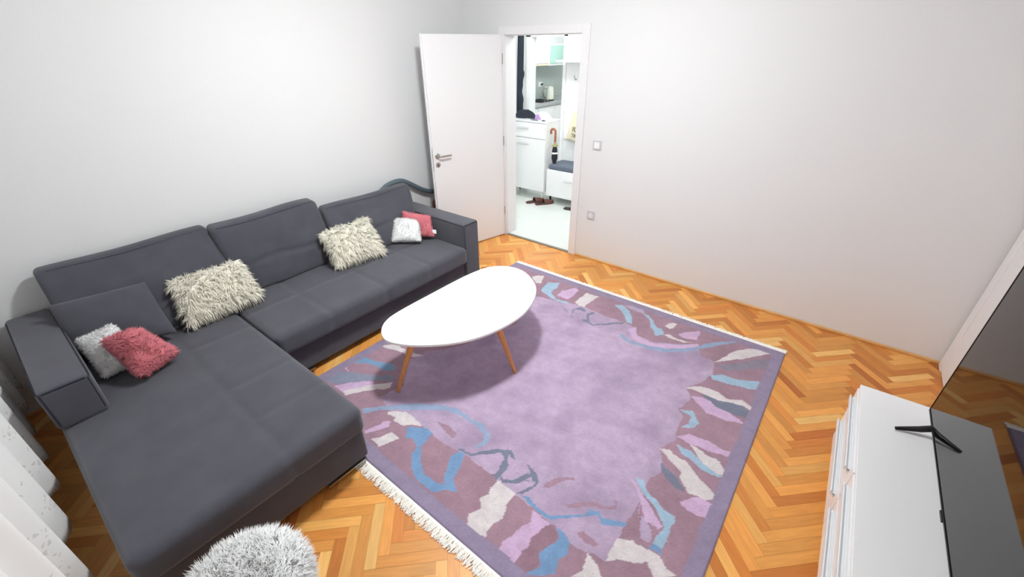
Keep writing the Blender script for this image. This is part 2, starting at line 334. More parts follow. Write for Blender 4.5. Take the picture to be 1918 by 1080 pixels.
('L2',((1.756,-0.629),(1.927,-0.594),(1.961,-0.65),(1.858,-0.659))),
('C',((2.16,-0.725),(2.163,-0.681),(2.194,-0.639),(2.224,-0.634),(2.215,-0.716),(2.199,-0.737))),
('P',((2.27,-0.763),(2.31,-0.708),(2.395,-0.627),(2.409,-0.672),(2.405,-0.752),(2.351,-0.786),(2.314,-0.784))),
('C',((2.19,-0.833),(2.225,-0.806),(2.278,-0.828),(2.35,-0.825),(2.4,-0.802),(2.343,-0.846),(2.243,-0.855))),
('P',((1.944,-0.936),(1.989,-0.869),(2.033,-0.967),(2.099,-0.995),(2.188,-0.982),(2.335,-0.887),(2.43,-0.796),(2.458,-0.829),(2.281,-0.984),(2.123,-1.051),(2.007,-1.007))),
('M2',((2.01,-0.908),(2.057,-0.888),(2.129,-0.912),(2.252,-0.878),(2.295,-0.876),(2.238,-0.92),(2.132,-0.956),(2.032,-0.939))),
('A3',((1.922,-1.024),(1.949,-1.019),(1.999,-1.059),(2.088,-1.05),(2.19,-1.024),(2.289,-0.977),(2.378,-0.907),(2.443,-0.828),(2.487,-0.742),(2.54,-0.686),(2.611,-0.616),(2.649,-0.602),(2.577,-0.695),(2.507,-0.786),(2.46,-0.858),(2.349,-0.987),(2.221,-1.064),(2.103,-1.084),(1.99,-1.089)))]
# ---------------------------------------------------------------- materials
WALL = mat('wall_paint', (225, 225, 226), .75, bump=.08, scale=120, var=.012)
WALLH = mat('hall_paint', (238, 240, 240), .7, var=.01)
CEIL = mat('ceiling_paint', (226, 226, 226), .8)
GLOSS = mat('white_lacquer', (240, 240, 241), .25, var=.005)
DOORW = mat('door_white', (231, 230, 232), .45, var=.006)
FAB = mat('charcoal_fabric', (75, 75, 83), .95, bump=.25, scale=9, var=.09, sheen=.28, spec=.12)
FAB_D = mat('dark_piping', (48, 49, 58), .9, spec=.2)
CHROME = mat('brushed_steel', (180, 178, 172), .3, metal=1)
DARKM = mat('dark_metal', (40, 40, 42), .4, metal=.6)
BLACKP = mat('black_plastic', (22, 20, 24), .3)
OAK = mat('oak_leg', (214, 146, 84), .5, var=.12, scale=30, stretch=(8, 8, 1))
TOPW = mat('table_white', (247, 246, 247), .22)
SKIRT = mat('baseboard_wood', (222, 172, 112), .45, var=.1, scale=10)
TILE = mat('hall_tile', (222, 226, 222), .25, var=.03, scale=3)
GREYST = mat('threshold_metal', (140, 136, 128), .4, metal=.7)

# ---------------------------------------------------------------- setting
XW, XE, YS, H = -.5, 3.81, -4.08, 2.62        # sofa wall, right wall, window wall, ceiling
DW = .854
struct(MB().box(XW-.12, XW, YS-.1, .15, 0, H).build('wall_left', WALL))
struct(MB().box(XE, XE+.12, YS-.1, .15, 0, H).build('wall_right', WALL))
struct(MB().box(XW, XE, YS-.12, YS, 0, H).build('wall_back', WALL))
struct(MB().box(XW, 0, 0, .15, 0, H).box(DW, XE, 0, .15, 0, H).box(0, DW, 0, .15, 2.0, H).build('wall_front', WALL))
struct(MB().box(XW-.12, XE+.12, YS-.12, .15, H, H+.1).build('ceiling', CEIL))

# herringbone parquet: every block laid on its own place, one floor mesh
def parquet():
    L, W, g = .30, .05, .0004
    s = math.sqrt(.5); V = []; F = []; cols = []; uvs = []
    rg = random.Random(3)
    base = [(218, 148, 74), (224, 157, 82), (210, 136, 66), (231, 170, 94), (203, 126, 60), (221, 152, 78), (238, 186, 112), (190, 110, 52)]
    wts = [5, 5, 4, 3, 2.4, 5, 1.4, .8]
    def add(a0, b0, a1, b1, along):
        pts = []
        for a, b in ((a0+g, b0+g), (a1-g, b0+g), (a1-g, b1-g), (a0+g, b1-g)):
            # rotate the 45 degree lattice so its zigzag runs along y with a downward tip at x = 3.13
            pts.append((3.13+(b-a)*-s, (a+b)*s, 0))
        cx = sum(p[0] for p in pts)/4; cy = sum(p[1] for p in pts)/4
        if cx < XW-.1 or cx > XE+.1 or cy < YS-.1 or cy > .09: return
        o = len(V); V.extend(pts); F.append((o, o+1, o+2, o+3))
        c = rg.choices(base, wts)[0]; k = rg.uniform(.93, 1.05); cols.append(lin(tuple(min(255, v*k) for v in c)))
        ou, ov = rg.uniform(0, 50), rg.uniform(0, 50); q = [(0, 0), (L, 0), (L, W), (0, W)] if along == 0 else [(0, W), (0, 0), (L, 0), (L, W)]
        uvs.append([(x*4+ou, y*4+ov) for x, y in q])
    for i in range(-160, 160):
        for j in range(-14, 14):
            ox, oy = i*W+j*L, i*W-j*L
            add(ox, oy, ox+L, oy+W, 0); add(ox, oy+W, ox+W, oy+W+L, 1)
    n = len(F)
    o = len(V); V.extend([(XW, YS, -.003), (XE, YS, -.003), (XE, .02, -.003), (XW, .02, -.003)]); F.append((o, o+1, o+2, o+3)); cols.append(lin((150, 92, 50))); uvs.append([(0, 0)]*4)
    me = bpy.data.meshes.new('floor'); me.from_pydata(V, [], F)
    ca = me.color_attributes.new('col', 'FLOAT_COLOR', 'CORNER'); ca.data.foreach_set('color', np.repeat(np.array([(*c, 1) for c in cols], dtype=np.float32), 4, 0).ravel())
    ul = me.uv_layers.new(name='UVMap'); ul.data.foreach_set('uv', np.array(uvs, dtype=np.float32).ravel())
    me.materials.append(attr_mat('parquet_oak', .38, 2.2, .09, .03, grain=True, spec=.35))
    bm = bmesh.new(); bm.from_mesh(me); bmesh.ops.recalc_face_normals(bm, faces=bm.faces)
    for f in bm.faces:
        if f.normal.z < 0: f.normal_flip()
    bm.to_mesh(me); bm.free()
    ob = bpy.data.objects.new('floor', me); COL.objects.link(ob); return struct(ob)
parquet()
struct(MB().box(DW+.07, XE-.0, -.016, 0, 0, .022).build('baseboard_front', SKIRT, bevel=.005))
struct(MB().box(XW, XW+.016, YS, -.0, 0, .022).build('baseboard_left', SKIRT, bevel=.005))
struct(MB().box(0, DW, -.006, .03, 0, .009).build('trim_1', GREYST, bevel=.002))     # metal threshold strip

# doorway: lining, casing and the leaf standing open
d = bpy.data.objects.new('door_1', None); COL.objects.link(d); d.location = (0, 0, 0); d['kind'] = 'structure'
MB().box(DW-.012, DW+.065, -.014, 0, 0, 2.06).box(-.055, .012, -.014, 0, 0, 2.06).box(.012, DW-.012, -.014, 0, 1.99, 2.06)\
    .box(-.0, .018, 0, .16, 0, 2.0).box(DW-.018, DW, 0, .16, 0, 2.0).box(.018, DW-.018, 0, .16, 1.985, 2.0).build('door_frame', DOORW, d, bevel=.003)
ang = math.radians(103); dirv = Vector((-math.sin(ang-math.pi/2), -math.cos(ang-math.pi/2), 0)); nrm = Vector((-dirv.y, dirv.x, 0))
HP = Vector((-.012, -.016, 0)); LW = .835
ML = Matrix(((dirv.x, -nrm.x, 0, HP.x), (dirv.y, -nrm.y, 0, HP.y), (0, 0, 1, 0), (0, 0, 0, 1)))  # local x along leaf, y behind face, z up
leaf = MB().box(0, LW, 0, .04, .008, 1.985).box(0, LW+.012, .012, .03, .008, 1.995).xf(ML).build('door_leaf', DOORW, d, bevel=.002)
# local -y is the visible face
def leafpart(mb, name, m, smooth=40): return mb.xf(ML).build(name, m, leaf, smooth=smooth)
leafpart(MB().lathe([(.001, 0), (.025, 0), (.026, -.006), (.022, -.009), (.001, -.009)], (LW-.045, 0, 1.0), axis='y')
         .tube([(LW-.045, -.005, 1.0), (LW-.045, -.035, 1.0), (LW-.05, -.046, 1.0), (LW-.065, -.05, 1.0), (LW-.17, -.05, 1.0)], .009), 'door_handle', CHROME)
leafpart(MB().lathe([(.001, 0), (.023, 0), (.024, -.006), (.02, -.008), (.001, -.008)], (LW-.045, 0, .92), axis='y'), 'keyhole_plate', CHROME)
leafpart(MB().box(LW-.048, LW-.042, -.0105, -.008, .91, .928), 'keyhole', BLACKP, None)
leafpart(MB().box(LW-.002, LW+.0022, .004, .012, .86, 1.08).lathe([(.001, 0), (.008, 0), (.008, .004), (.001, .004)], (LW, .008, 1.01), axis='x'), 'lock_plate', CHROME, None)
for z in (.25, 1.0, 1.75): leafpart(MB().tube([(-.004, -.004, z), (-.004, -.004, z+.09)], .006), 'hinge', CHROME)

# white door leaf and casing on the right wall, mostly behind the television
d2 = bpy.data.objects.new('door_2', None); COL.objects.link(d2); d2.location = (XE, -.5, 0); d2['kind'] = 'structure'
MB().box(XE-.022, XE, -.115, -.02, 0, 2.08).box(XE-.022, XE, -1.09, -.995, 0, 2.08).box(XE-.022, XE, -.995, -.115, 1.99, 2.08).build('door_frame', DOORW, d2, bevel=.008)
MB().box(XE-.012, XE, -.995, -.115, .006, 1.99).build('door_leaf', DOORW, d2)

# ---------------------------------------------------------------- ceiling lamp (above the room's middle, out of the frame)
LX, LY = 1.4, -1.9
t = thing('ceiling_lamp', 'round white glowing ceiling lamp above the middle of the living room', 'lamp', (LX, LY, H))
MB().lathe([(.001, H-.001), (.12, H-.001), (.12, H-.03), (.001, H-.03)], (LX, LY, 0), 40).build('lamp_base', GLOSS, t, smooth=40)
def emit(name, power, r, tint=(1, 1, 1)):
    m = bpy.data.materials.new(name); m.use_nodes = True; nt = m.node_tree; nt.nodes.remove(nt.nodes['Principled BSDF'])
    e = nt.nodes.new('ShaderNodeEmission'); e.inputs[0].default_value = (*tint, 1); e.inputs[1].default_value = power/(4*math.pi**2*r*r)
    nt.links.new(e.outputs[0], nt.nodes['Material Output'].inputs[0]); return m
def globe(r, c): return MB().lathe([(max(.001, r*math.sin(math.pi*i/16)), -r*math.cos(math.pi*i/16)) for i in range(17)], c, 32)
MB().lathe([(.001, H-.115), (.05, H-.112), (.09, H-.10), (.115, H-.08), (.13, H-.05), (.132, H-.032), (.001, H-.031)], (LX, LY, 0), 40).build('lamp_glass', emit('lamp_glass', LAMP_POWER, .10, (.95, 1, .995)), t, smooth=60)

# ---------------------------------------------------------------- corner sofa
SOFA = thing('corner_sofa', 'large charcoal fabric corner sofa with a chaise along the left wall', 'sofa', (0, -2.4, 0))
def soft(mb, name, m=FAB, par=SOFA): return mb.build(name, m, par, smooth=60, merge=True)
soft(softbox((-.46, .49, -2.86, -1.19, .045, .245), .02), 'seat_base')
soft(softbox((-.46, 1.385, -3.765, -2.862, .045, .245), .02), 'chaise_base')
soft(softbox((-.47, -.36, -3.595, -1.195, .25, .56), .03), 'back_frame')
def groove(p, lines_x, lines_y, top, front=None, dep=.008, wid=.022):
    k = 0
    for y in lines_y: k = max(k, math.exp(-((p.y-y)/wid)**2))
    for x, ya, yb in lines_x:
        if ya < p.y < yb: k = max(k, .8*math.exp(-((p.x-x)/wid)**2))
    return k*dep
def seat_fn(p, u):
    g = groove(p, [(.13, -2.84, -1.2)], [-2.48, -2.05, -1.62], .4)
    if u[2] > .7: p.z -= g
    if u[0] > .8: p.x -= g*.8
    return p
def chaise_fn(p, u):
    if u[2] > .7:
        k = math.exp(-((p.y+3.215)/.02)**2)
        for x in (.27, .79, 1.1): 
            if p.y > -3.215: k = max(k, .7*math.exp(-((p.x-x)/.02)**2))
        p.z -= k*.007
    if u[0] > .8: p.x -= .005*math.exp(-((p.y+3.215)/.012)**2)
    return p
soft(softbox((-.34, .545, -2.852, -1.197, .25, .402), .04, (.004, 0, .008), 90, seat_fn), 'seat_cushion')
soft(softbox((-.34, 1.425, -3.785, -2.86, .25, .402), .04, (.004, .004, .008), 90, chaise_fn), 'chaise_cushion')
def arm(x0, x1, y0, y1, z0, z1, seams):
    a = soft(softbox((x0, x1, y0, y1, z0, z1), .022, (0, .004, .004), 24), 'armrest')
    m = MB(); e = .002; b = .006
    if seams:
        loop = [(x1-.012, y0+b, z1-b), (x1-b, y0+b, z1-.03)]
        m.tube([(x0+.05, y0+.004, z1-.006), (x1-.02, y0+.004, z1-.006), (x1-.004, y0+.012, z1-.012), (x1-.003, y0+.014, z0+.03)], .0035, 8)
        m.tube([(x0+.05, y1-.004, z1-.006), (x1-.02, y1-.004, z1-.006), (x1-.004, y1-.012, z1-.012), (x1-.003, y1-.014, z0+.03)], .0035, 8)
        m.tube([(x1-.003, y0+.02, z1-.005), (x1-.003, y1-.02, z1-.005)], .0035, 8)
        m.build('piping', FAB_D, a, smooth=60)
    return a
arm(-.47, .50, -1.19, -1.005, .045, .585, True)
arm(-.47, .48, -3.79, -3.605, .405, .62, True)
def back(y0, y1, zt, xr, xf, xb, yt0=None, yt1=None, seed=0):
    """leaning back cushion: xr rear top, xf front top, xb front bottom"""
    yt0 = y0 if yt0 is None else yt0; yt1 = y1 if yt1 is None else yt1
    c = {(0, 0, 0): (xb-.17, y0, .405), (1, 0, 0): (xb, y0, .405), (0, 1, 0): (xb-.17, y1, .405), (1, 1, 0): (xb, y1, .405),
         (0, 0, 1): (xr, yt0, zt), (1, 0, 1): (xf, yt0, zt-.01), (0, 1, 1): (xr, yt1, zt), (1, 1, 1): (xf, yt1, zt-.01)}
    rg = random.Random(seed); a, b = rg.uniform(0, 6), rg.uniform(0, 6)
    def fn(p, u):
        if u[0] > 0:
            p.x += .006*math.sin(6*u[1]+a)*math.cos(3*u[2]+b)*(1-u[1]**2)
            p.x -= .014*math.exp(-((u[2]+.15+.05*math.sin(4*u[1]+a))/.07)**2)*(1-u[1]**4)
        if u[2] > .5: p.z += .008*math.sin(3*u[1]+b)
        return p
    o = soft(softbox(c, .03, (.035, .008, .012), 40, fn), 'back_cushion')
    pts = []
    for k in range(25):
        s = -1+2*k/24; y = yt0+(yt1-yt0)*(s+1)/2
        pts.append((xf-.004+.004*(1-s*s), y, zt-.014+.008*(1-s*s)*.6+.008*math.sin(3*s+b)))
    MB().tube(pts[1:-1], .0032, 8).build('piping', FAB, o, smooth=60)
back(-3.585, -2.745, .862, -.44, -.36, -.02, seed=1)
back(-2.735, -1.99, .868, -.40, -.29, -.12, yt0=-2.745, yt1=-2.0, seed=2)
back(-1.98, -1.21, .80, -.33, -.25, -.02, yt0=-1.985, yt1=-1.11, seed=5)
# feet and the chrome rail under the chaise front
for x, y in ((.44, -1.25), (.44, -2.70), (-.4, -1.1), (-.4, -3.7), (1.32, -3.70), (1.32, -2.93)):
    MB().lathe([(.001, 0), (.02, 0), (.02, .05), (.001, .05)], (x, y, 0), 20).build('foot', CHROME, SOFA, smooth=40)
MB().box(1.375, 1.39, -3.10, -2.885, .036, .044).box(1.36, 1.37, -3.08, -3.02, .012, .03).box(1.36, 1.37, -2.97, -2.91, .012, .03).box(1.36, 1.37, -3.08, -2.91, .03, .036).build('rail', CHROME, SOFA)
MB().box(.47, .50, -2.74, -2.66, .034, .042).build('rail', CHROME, SOFA)

# ---------------------------------------------------------------- cushions lying on the sofa
CREAM = fur_mat('cream_shag', (255, 249, 232)); WHITEF = fur_mat('white_plush', (255, 255, 255)); PINKF = fur_mat('pink_plush', (232, 138, 148))
CREAMB = mat('cream_backing', (252, 248, 236), .9); WHITEB = mat('white_backing', (254, 254, 254), .9); PINKB = mat('pink_backing', (232, 138, 148), .9)
LABELC = mat('label_cloth', (250, 250, 250), .7)
def fluffy(name, label, c4, T, bm_, fm, count, length, droop, spread, seed, width=.004, curl=.3, cat='cushion', rows=None):
    b = pillow(c4, T, seed=seed).build(name, bm_, smooth=60, merge=True); tag(b, label, cat)
    fur(b, 'fur', fm, count, length, width, droop, spread, seed, parent=b, curl=curl, rows=rows)
    return b
fluffy('shaggy_cushion', 'long cream shaggy cushion leaning between the left and middle back cushions', [(-.14, -3.10, .665), (-.12, -2.70, .675), (.05, -2.69, .445), (.06, -3.13, .445)], .065, CREAMB, CREAM, 11000, .048, .6, .4, 11, .0046, .45, rows=.034)
fluffy('shaggy_cushion', 'long cream shaggy cushion leaning beside the right back cushion, nearer the door', [(-.15, -2.10, .655), (-.125, -1.69, .665), (.12, -1.735, .44), (.065, -2.13, .44)], .06, CREAMB, CREAM, 10500, .046, .6, .4, 12, .0046, .45, rows=.034)
fluffy('plush_cushion', 'small square white plush cushion in front of the pink one by the far armrest', [(-.15, -1.42, .575), (.05, -1.275, .575), (.185, -1.40, .44), (-.01, -1.56, .44)], .05, WHITEB, WHITEF, 6500, .015, .1, .6, 13, .003, .2)
p_ = fluffy('plush_cushion', 'pink plush cushion tucked behind the white one against the far armrest', [(-.10, -1.34, .63), (.12, -1.215, .60), (.20, -1.255, .44), (-.03, -1.42, .44)], .035, PINKB, PINKF, 6500, .015, .1, .6, 14, .003, .2)
MB().add([(.175, -1.255, .50), (.205, -1.235, .495), (.21, -1.24, .462), (.18, -1.262, .468)], [(0, 1, 2, 3)]).build('care_label', LABELC, p_)
fluffy('plush_cushion', 'small white plush cushion under the pink one by the left armrest', [(.03, -3.585, .59), (.04, -3.43, .615), (.235, -3.39, .45), (.22, -3.57, .435)], .045, WHITEB, WHITEF, 6500, .018, .1, .6, 15, .003, .25)
fluffy('plush_cushion', 'pink plush cushion lying on the white one on the chaise corner', [(.165, -3.50, .60), (.175, -3.36, .60), (.335, -3.27, .47), (.40, -3.45, .455)], .06, PINKB, PINKF, 10000, .026, .15, .6, 16, .0032, .4)
g = pillow([(-0.219, -3.608, 0.72), (-0.155, -3.195, 0.71), (0.087, -3.196, 0.45), (-0.04, -3.626, 0.47)], .055, seed=5, pinch=.03).build('throw_pillow', FAB, smooth=60, merge=True)
tag(g, 'plain charcoal throw pillow leaning in the left corner of the sofa behind the small cushions', 'cushion')

# ---------------------------------------------------------------- coffee table
tb = thing('coffee_table', 'white half-oval coffee table on splayed wooden legs standing on the rug', 'table', (1.25, -1.9, 0))
ctrl = [(.998, -2.430), (.93, -2.352), (.902, -2.235), (.898, -1.973), (.905, -1.613), (.945, -1.40), (1.048, -1.292), (1.205, -1.280), (1.386, -1.386), (1.492, -1.533), (1.552, -1.722), (1.552, -1.908), (1.504, -2.099), (1.415, -2.250), (1.29, -2.372), (1.182, -2.440), (1.085, -2.464)]
def catmull(P, k=8):
    out = []; n = len(P)
    for i in range(n):
        p0, p1, p2, p3 = [Vector(P[(i+q) % n]) for q in (-1, 0, 1, 2)]
        for j in range(k):
            t_ = j/k; out.append(tuple(.5*((2*p1)+(-p0+p2)*t_+(2*p0-5*p1+4*p2-p3)*t_*t_+(-p0+3*p1-3*p2+p3)*t_**3)))
    return out
ZT = .42
MB().prism(catmull(ctrl), ZT-.018, ZT, bev=.003).build('tabletop', TOPW, tb, smooth=35)
for (tx, ty), (fx, fy) in (((1.20, -2.36), (1.094, -2.451)), ((1.50, -1.94), (1.571, -1.858)), ((1.10, -1.42), (1.03, -1.33))):
    L_ = MB().tube([(fx, fy, .012), (fx+(tx-fx)*.5, fy+(ty-fy)*.5, .21), (tx, ty, ZT-.02)], [.0105, .016, .022], 20).build('leg', OAK, tb, smooth=50)
for bx in ((1.15, 1.24, -2.40, -2.31), (1.44, 1.53, -1.99, -1.90), (1.05, 1.14, -1.47, -1.38)): MB().box(*bx, ZT-.026, ZT-.0185).build('mounting_plate', OAK, tb)

# ---------------------------------------------------------------- rug
RX0, RX1, RY0, RY1, RZ = .556, 2.952, -2.885, -.532, .012
RC = {'base': (154, 124, 138), 'border': (144, 131, 156), 'L': (176, 156, 181), 'L2': (174, 156, 182), 'M': (146, 115, 129), 'M2': (156, 126, 142), 'C': (206, 198, 200), 'P': (194, 165, 196),
      'B': (116, 147, 184), 'A': (154, 178, 199), 'A2': (118, 148, 180), 'A3': (140, 156, 184), 'D': (116, 120, 138), 'D2': (134, 127, 143), 'S': (132, 136, 156)}
def rug():
    res = .006; nx = int(round((RX1-RX0)/res)); ny = int(round((RY1-RY0)/res))
    xs = np.linspace(RX0, RX1, nx+1); ys = np.linspace(RY0, RY1, ny+1); X, Y = np.meshgrid(xs, ys, indexing='ij')
    def noise(sx, amp, seed):
        rg = np.random.default_rng(seed); out = np.zeros_like(X)
        for k in range(10):
            th = rg.uniform(0, math.pi); f = sx*rg.uniform(.6, 1.6); out += np.sin((X*math.cos(th)+Y*math.sin(th))*f+rg.uniform(0, 6))
        return out/10*amp
    jx, jy = noise(60, .012, 1)+noise(160, .003, 2), noise(60, .012, 3)+noise(160, .003, 4)   # hand woven, uneven outlines
    Xj, Yj = X+jx, Y+jy
    col = np.zeros((nx+1, ny+1, 3)); col[:] = lin(RC['base'])
    def inside(poly):
        m = np.zeros(X.shape, bool); n = len(poly)
        for i in range(n):
            x1, y1 = poly[i]; x2, y2 = poly[(i+1) % n]
            if y1 == y2: continue
            c = ((y1 > Yj) != (y2 > Yj)) & (Xj < (x2-x1)*(Yj-y1)/(y2-y1)+x1); m ^= c
        return m
    n1 = noise(9, 1.6, 9)+noise(25, 1.2, 10)
    col *= (1+.10*noise(14, 2, 12))[..., None]
    for k, p in RUG_SHAPES:
        m = inside(p); c = np.array(lin(RC[k]))
        col[m] = c
        if k in ('L',): 
            dark = np.array(lin((146, 126, 152))); f = np.clip(.16+.46*n1, 0, .85)[..., None]
            col = np.where(m[..., None], c*(1-f)+dark*f, col)
    e = np.minimum(np.minimum(X-RX0, RX1-X), np.minimum(Y-RY0, RY1-Y))+noise(20, .012, 20)
    mb_ = e < .075; col[mb_] = np.array(lin(RC['border']))
    col *= (1+.04*RNG.standard_normal(X.shape))[..., None]*(1+.05*noise(60, 2, 30))[..., None]
    Z = np.full(X.shape, RZ)+noise(6, .0015, 40)+RNG.random(X.shape)*.0012
    edge = np.minimum(np.minimum(X-RX0, RX1-X), np.minimum(Y-RY0, RY1-Y)); Z = np.where(edge < .004, .001, Z)
    V = np.stack([X, Y, Z], -1).reshape(-1, 3)
    i = np.arange(nx)[:, None]*(ny+1)+np.arange(ny)[None]; Q = np.stack([i, i+ny+1, i+ny+2, i+1], -1).reshape(-1)
    me = bpy.data.meshes.new('rug'); me.vertices.add(len(V)); me.vertices.foreach_set('co', V.astype(np.float32).ravel())
    me.loops.add(len(Q)); me.loops.foreach_set('vertex_index', Q.astype(np.int32)); npoly = len(Q)//4
    me.polygons.add(npoly); me.polygons.foreach_set('loop_start', (np.arange(npoly)*4).astype(np.int32)); me.update(calc_edges=True)
    me.polygons.foreach_set('use_smooth', np.ones(npoly, bool))
    ca = me.color_attributes.new('col', 'FLOAT_COLOR', 'POINT'); C4 = np.ones((len(V), 4), np.float32); C4[:, :3] = np.clip(col.reshape(-1, 3), 0, 1); ca.data.foreach_set('color', C4.ravel())
    me.materials.append(attr_mat('woven_wool', .95, 25, .06, .5, sheen=.2, spec=.1))
    o = bpy.data.objects.new('rug', me); COL.objects.link(o); return o
RUG = tag(rug(), 'large lilac wool rug with abstract border pattern and fringed ends under the coffee table', 'rug')
FRM = mat('fringe_cotton', (252, 249, 242), .9)
def fringe(y, sgn, ln):
    mb = MB(); rg = random.Random(4+sgn)
    x = RX0
    mb.box(RX0, RX1, min(y, y+sgn*.012), max(y, y+sgn*.012), .002, .011)
    while x < RX1:
        l = ln*rg.uniform(.75, 1.15); a = rg.uniform(-.25, .25); b = a+rg.uniform(-.5, .5); z = rg.uniform(.003, .009)
        p = [(x, y, .008), (x+math.sin(a)*l*.5, y+sgn*l*.5, z+rg.uniform(0, .004)), (x+math.sin(a)*l*.5+math.sin(b)*l*.5, y+sgn*l*.97, .003)]
        mb.tube(p, [.003, .003, .002], 5, flat=.7); x += rg.uniform(.0012, .0026)
    return mb.build('fringe', FRM, RUG, smooth=70)
fringe(RY0, -1, .058); fringe(RY1, 1, .05)

# ---------------------------------------------------------------- fluffy stool
st = thing('fluffy_stool', 'round white long-haired fluffy stool in front of the chaise at the bottom edge', 'stool', (1.77, -3.565, 0))
prof = [(.001, .27), (.16, .27), (.18, .285), (.185, .33), (.178, .37), (.15, .393), (.10, .402), (.05, .398), (.001, .396)]
sb = MB().lathe(prof, (1.77, -3.565, 0), 48).build('seat', WHITEB, st, smooth=70)
fur(sb, 'fur', WHITEF, 20000, .040, .0034, .15, .5, 21, parent=sb, curl=.4)
for k in range(4):
    a = math.pi/4+k*math.pi/2; MB().tube([(1.77+.15*math.cos(a), -3.565+.15*math.sin(a), 0), (1.77+.11*math.cos(a), -3.565+.11*math.sin(a), .28)], [.011, .017], 14).build('leg', OAK, st, smooth=50)

# ---------------------------------------------------------------- television and its low cabinet
def Lc(u, v, z=0):
    a = .028; return (3.284+u*math.cos(a)-v*math.sin(a), -1.241+u*math.sin(a)+v*math.cos(a), z)
MC = Matrix(((math.cos(.028), -math.sin(.028), 0, 3.284), (math.sin(.028), math.cos(.028), 0, -1.241), (0, 0, 1, 0), (0, 0, 0, 1)))
cb = thing('tv_cabinet', 'low white glossy cabinet with drawers under the television', 'cabinet', (3.45, -2.2, 0))
CL, CD, CZ = 1.84, .43, .422
HAN = mat('handle_satin', (224, 226, 229), .35)
MB().box(0, CD, -CL, 0, CZ-.018, CZ).xf(MC).build('top_panel', GLOSS, cb, bevel=.002)
MB().box(.012, CD, -CL+.001, -.001, .05, CZ-.0185).xf(MC).build('body', GLOSS, cb, bevel=.001)
MB().box(.03, CD-.02, -CL+.02, -.02, 0, .05).xf(MC).build('plinth', GLOSS, cb)
for r, (z0, z1) in enumerate(((.238, .398), (.058, .232))):
    v = -.004
    for k in range(3):
        w = .607; 
        dr = MB().box(-.004, .0115, v-w+.004, v, z0, z1).xf(MC).build('drawer', GLOSS, cb, bevel=.0015)
        MB().box(-.022, -.004, v-w+.06, v-.03, z1-.045, z1-.041).box(-.024, -.019, v-w+.06, v-.03, z1-.052, z1-.030).box(-.012, -.004, v-w+.06, v-.03, z1-.06, z1-.052).xf(MC).build('handle', HAN, dr, bevel=.0015)
        v -= w+.0035
tv = thing('television', 'flat black television standing on the low white cabinet, turned to the sofa', 'television', (3.53, -1.95, CZ))
MT = Matrix(((math.cos(.020), -math.sin(.020), 0, 3.522), (math.sin(.020), math.cos(.020), 0, -1.339), (0, 0, 1, 0), (0, 0, 0, 1)))
SCR = mat('screen_glass', (5, 5, 6), .03, spec=.42)
TL, TZ0, TZ1 = 1.235, .475, 1.235
MB().box(.012, .05, -TL+.1, -.1, TZ0+.06, TZ1-.12).box(.002, .014, -TL, 0, TZ0, TZ1).xf(MT).build('housing', BLACKP, tv, bevel=.003)
MB().box(.0, .0025, -TL+.006, -.006, TZ0+.014, TZ1-.006).xf(MT).build('screen', SCR, tv)
MB().box(-.0015, .002, -TL, 0, TZ0, TZ0+.007).box(-.0015, .002, -TL, 0, TZ1-.004, TZ1).box(-.0015, .002, -TL, -TL+.004, TZ0, TZ1).box(-.0015, .002, -.004, 0, TZ0, TZ1).xf(MT).build('bezel', DARKM, tv)
MB().box(-.004, .006, -TL/2-.025, -TL/2+.025, TZ0-.009, TZ0).xf(MT).build('sensor', BLACKP, tv)
for v in (-.13, -TL+.13):
    fb = MB().tube([(-.108, v-.03, CZ+.008), (-.03, v-.005, CZ+.03), (.02, v, TZ0+.01), (.05, v, CZ+.03), (.115, v+.0, CZ+.006)], [.007, .013, .016, .014, .008], 8, flat=.7)
    fb.xf(MT).build('foot', BLACKP, tv, smooth=50)

